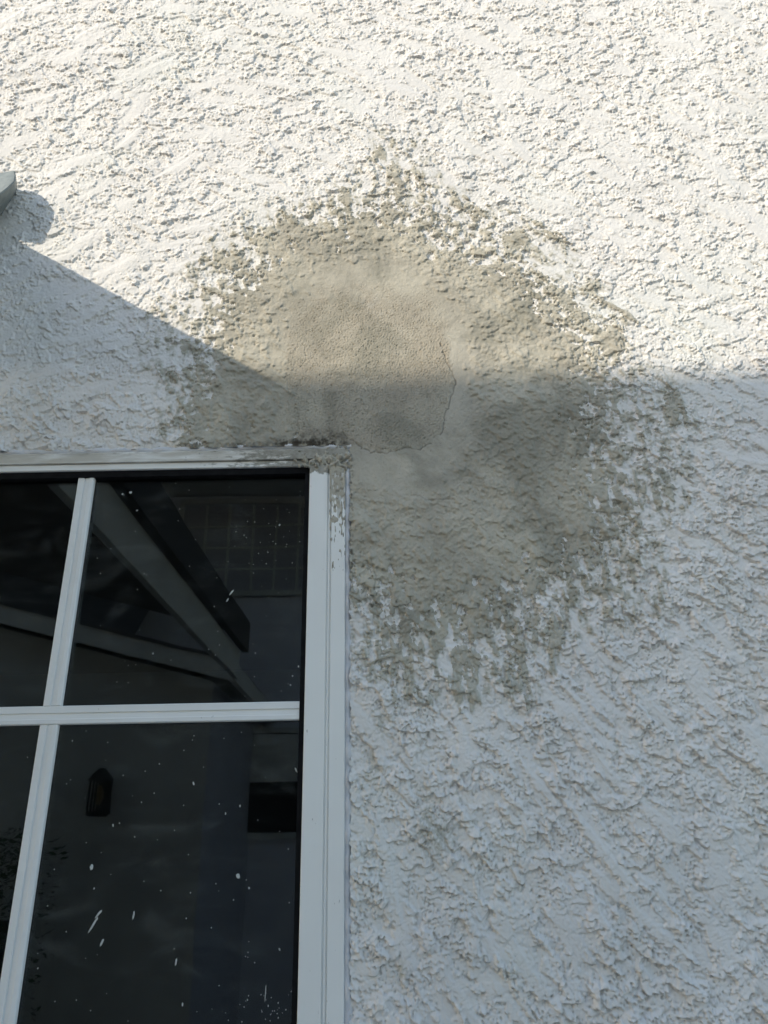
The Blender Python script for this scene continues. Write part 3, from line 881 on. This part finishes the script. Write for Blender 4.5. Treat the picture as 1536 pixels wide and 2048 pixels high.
fl = MB()
RIM = [((50, 384), 0.020), ((66, 387), 0.034), ((83, 393), 0.047), ((100, 408), 0.060), ((110, 425), 0.067), ((113, 440), 0.071), ((108, 458), 0.076),
       ((98, 475), 0.080), ((85, 490), 0.084), ((58, 488), 0.082), ((30, 476), 0.078)]
FOOT = [(33, 381), (33, 381.5), (32.5, 382), (31, 384), (28, 389), (24, 395), (16, 407), (8, 420), (-4, 437), (-25, 462), (-45, 476)]
SN = Vector((1.0, 0.87, -0.65))
rim = [at(*q) - SN * y for q, y in RIM]                # rounded lip, standing clear of the wall
foot = [at(u, v, 0.002) for u, v in FOOT]
fl.grid([rim, [(a * 0.55 + b * 0.45) + Vector((0.003, 0, -0.003)) for a, b in zip(rim, foot)], foot])
back = [at(33, 381, 0.0), at(10, 380, -0.03), at(-30, 400, -0.05)]
fl.poly(rim + [Vector((-0.86, -0.075, 2.80)), Vector((-0.845, -0.04, 2.915))])
o = fl.build('flashing', M_FLASH, house, solid=0.003)
tag(o, 'pale curved flashing tip jutting from the wall at the left edge')

# ------------------------------------------------------------------ the house across the side yard (seen in the glass, throws the soft shadow)
nb = empty('neighbouring_house', (-2.0, -6.3, 0))
tag(nb, 'two-storey pale house with gabled wing across the yard, reflected in the window glass', 'house')
WY = -6.0
MB().box((-9.0, WY - 3.0, 0), (-0.25, WY, 4.95)).build('wall', M_NWALL2, nb)
MB().box((-9.3, WY - 3.0, 4.95), (0.0, -3.87, 5.0)).build('soffit', M_BEAM, nb)
MB().box((-9.3, -3.91, 5.002), (0.0, -3.87, 5.302)).build('fascia', M_BEAM, nb)
MB().poly([(-9.3, -3.86, 5.295), (0.0, -3.86, 5.295), (0.0, -8.5, 6.5), (-9.3, -8.5, 6.5)]).build('roof', M_ROOF, nb, solid=0.02)
# upper gridded window
def nwindow(x0, x1, z0, z1, nx, nz, y, blind=False, pane=None):
    w = MB().box((x0, y, z0), (x1, y + 0.02, z1)).build('window', pane, nb)
    f = MB()
    t = 0.05
    f.box((x0 - t, y, z1 + 0.0005), (x1 + t, y + 0.05, z1 + t)).box((x0 - t, y, z0 - t), (x1 + t, y + 0.05, z0 - 0.0005))
    f.box((x0 - t, y, z0), (x0 - 0.0005, y + 0.05, z1)).box((x1 + 0.0005, y, z0), (x1 + t, y + 0.05, z1))
    f.build('frame', M_BEAM, w)
    for i in range(1, nx):
        x = x0 + (x1 - x0) * i / nx
        MB().box((x - 0.012, y + 0.0205, z0), (x + 0.012, y + 0.035, z1)).build('grid_bar', M_BEAM, w)
    for j in range(1, nz):
        z = z0 + (z1 - z0) * j / nz
        MB().box((x0, y + 0.0206, z - 0.010), (x1, y + 0.033, z + 0.010)).build('grid_bar', M_BEAM, w)
    if blind:
        MB().box((x0 + 0.01, y + 0.0207, z0 + (z1 - z0) * 0.5), (x1 - 0.01, y + 0.03, z1 - 0.01)).build('blind', M_BEAM, w)
nwindow(-2.05, -0.40, 3.92, 4.85, 7, 4, WY, False, M_SHADE)
nwindow(-1.42, -0.40, 1.72, 2.55, 1, 1, WY, True, M_GASKET)
# gabled wing
GX0, GX1, GY, GS = -5.4, -1.25, -4.25, 0.262
apx = (GX0 + GX1) / 2
ez = 2.70
wing = MB()
hz_ = ez + GS * (GX1 - apx)
for y in (GY,):
    wing.poly([(GX0, y, 0), (GX1, y, 0), (GX1, y, ez), (apx, y, hz_), (GX0, y, ez)])
MB().poly([(GX1, GY, 0), (GX1, WY, 0), (GX1, WY, ez), (GX1, GY, ez)]).build('side_wall', M_SHADE, nb)  # wing side coloured darker than its front, holding down the skylight there
wing.poly([(GX0, GY, 0), (GX0, WY, 0), (GX0, WY, ez), (GX0, GY, ez)])
wing.build('wing_wall', M_NWALL, nb)
for s, xe in ((1, GX1 + 0.18), (-1, GX0 - 0.18)):
    zb = ez - GS * 0.18
    zt_ = hz_
    MB().extrude([(0, 0), (0, 0.13), (0.04, 0.13), (0.04, 0)], (xe, -4.0, zb), (apx, -4.0, zt_), (0, -1, 0), (0, 0, 1)).build('rake_board', M_BEAM, nb)
    MB().poly([(xe, -3.98, zb + 0.14), (apx, -3.98, zt_ + 0.14), (apx, WY, zt_ + 0.14), (xe, WY, zb + 0.14)]).build('wing_roof', M_ROOF, nb, solid=0.02)
    MB().box((xe - 0.02, WY + 0.01, zb), (xe + 0.02, -4.045, zb + 0.125)).build('fascia', M_BEAM, nb)
# dark shingled slope behind the gable
MB().poly([(-7.5, -4.36, 2.95), (-1.95, -4.36, 2.95), (-1.95, -5.98, 4.55), (-7.5, -5.98, 4.55)]).build('upper_roof', M_ROOF, nb, solid=0.02)
# carriage lantern on the wing
lx, lz = -1.93, 1.93
def octo(r_, n=8):
    return [(r_ * cos(2 * pi * (k + 0.5) / n), r_ * sin(2 * pi * (k + 0.5) / n)) for k in range(n)]
def stack(rings, x, y, name, mat):
    rows = [[(x + a, y + b, z) for a, b in octo(r_)] for r_, z in rings]
    return MB().grid(rows, True).poly(rows[0]).poly(rows[-1]).build(name, mat, nb)
MB().box((lx - 0.045, GY + 0.002, lz - 0.11), (lx + 0.045, GY + 0.022, lz + 0.11)).build('lantern_backplate', M_GASKET, nb)
stack([(0.075, lz + 0.10), (0.085, lz + 0.105), (0.05, lz + 0.15), (0.02, lz + 0.18)], lx, GY + 0.115, 'lantern_cap', M_GASKET)
stack([(0.055, lz - 0.13), (0.07, lz - 0.115), (0.06, lz - 0.10)], lx, GY + 0.115, 'lantern_base', M_GASKET)
cage = MB()
for a_, b_ in octo(0.064, 6):
    cage.box((lx + a_ - 0.006, GY + 0.115 + b_ - 0.006, lz - 0.10), (lx + a_ + 0.006, GY + 0.115 + b_ + 0.006, lz + 0.10))
cage.build('lantern_cage', M_GASKET, nb)
stack([(0.012, lz - 0.06), (0.03, lz - 0.02), (0.032, lz + 0.02), (0.012, lz + 0.07)], lx, GY + 0.115, 'lantern_bulb', M_AMBER)

# block wall closing the yard
gw = MB().box((0.02, -7.7, 0), (14.0, -7.5, 1.95)).box((0.0, -7.73, 1.951), (14.02, -7.47, 2.03)).build('garden_wall', M_NWALL)
tag(gw, 'plain pale block wall closing the yard beside the neighbouring house', 'wall')

# clipped hedge at the foot of the wing
def hedge(name, x0, x1, y0, y1, h, seed, label):
    r = random.Random(seed)
    root = empty(name, ((x0 + x1) / 2, (y0 + y1) / 2, 0))
    tag(root, label, 'hedge')
    m = MB()
    for i in range(9000):
        x, y = r.uniform(x0, x1), r.uniform(y0, y1)
        top = h * (0.86 + 0.12 * sin(x * 3.1 + seed) + 0.06 * sin(x * 8))
        z = top * (r.random() ** 0.45)
        if r.random() < 0.5:
            y = y1 - abs(r.gauss(0, 0.06))
        a, s = r.uniform(0, 6.28), r.uniform(0.014, 0.03)
        u = Vector((cos(a), sin(a), r.uniform(-0.6, 0.6))) * s
        w = Vector((-sin(a) * 0.5, cos(a) * 0.5, r.uniform(-0.5, 0.8))) * s
        c = Vector((x, y, max(z, 0.05)))
        m.poly([c - u, c + w * 0.6, c + u, c - w * 0.6])
    m.build('foliage', M_LEAF, root)
    t = MB()
    for k in range(6):
        x = x0 + (x1 - x0) * (k + 0.5) / 6
        t.box((x - 0.02, (y0 + y1) / 2 - 0.02, 0), (x + 0.02, (y0 + y1) / 2 + 0.02, h * 0.7))
    t.build('stems', M_DARKWOOD, root)
hedge('hedge', -5.0, -2.05, -4.1, -3.6, 1.75, 3, 'dark green hedge at the foot of the neighbouring wing, mirrored in the glass')
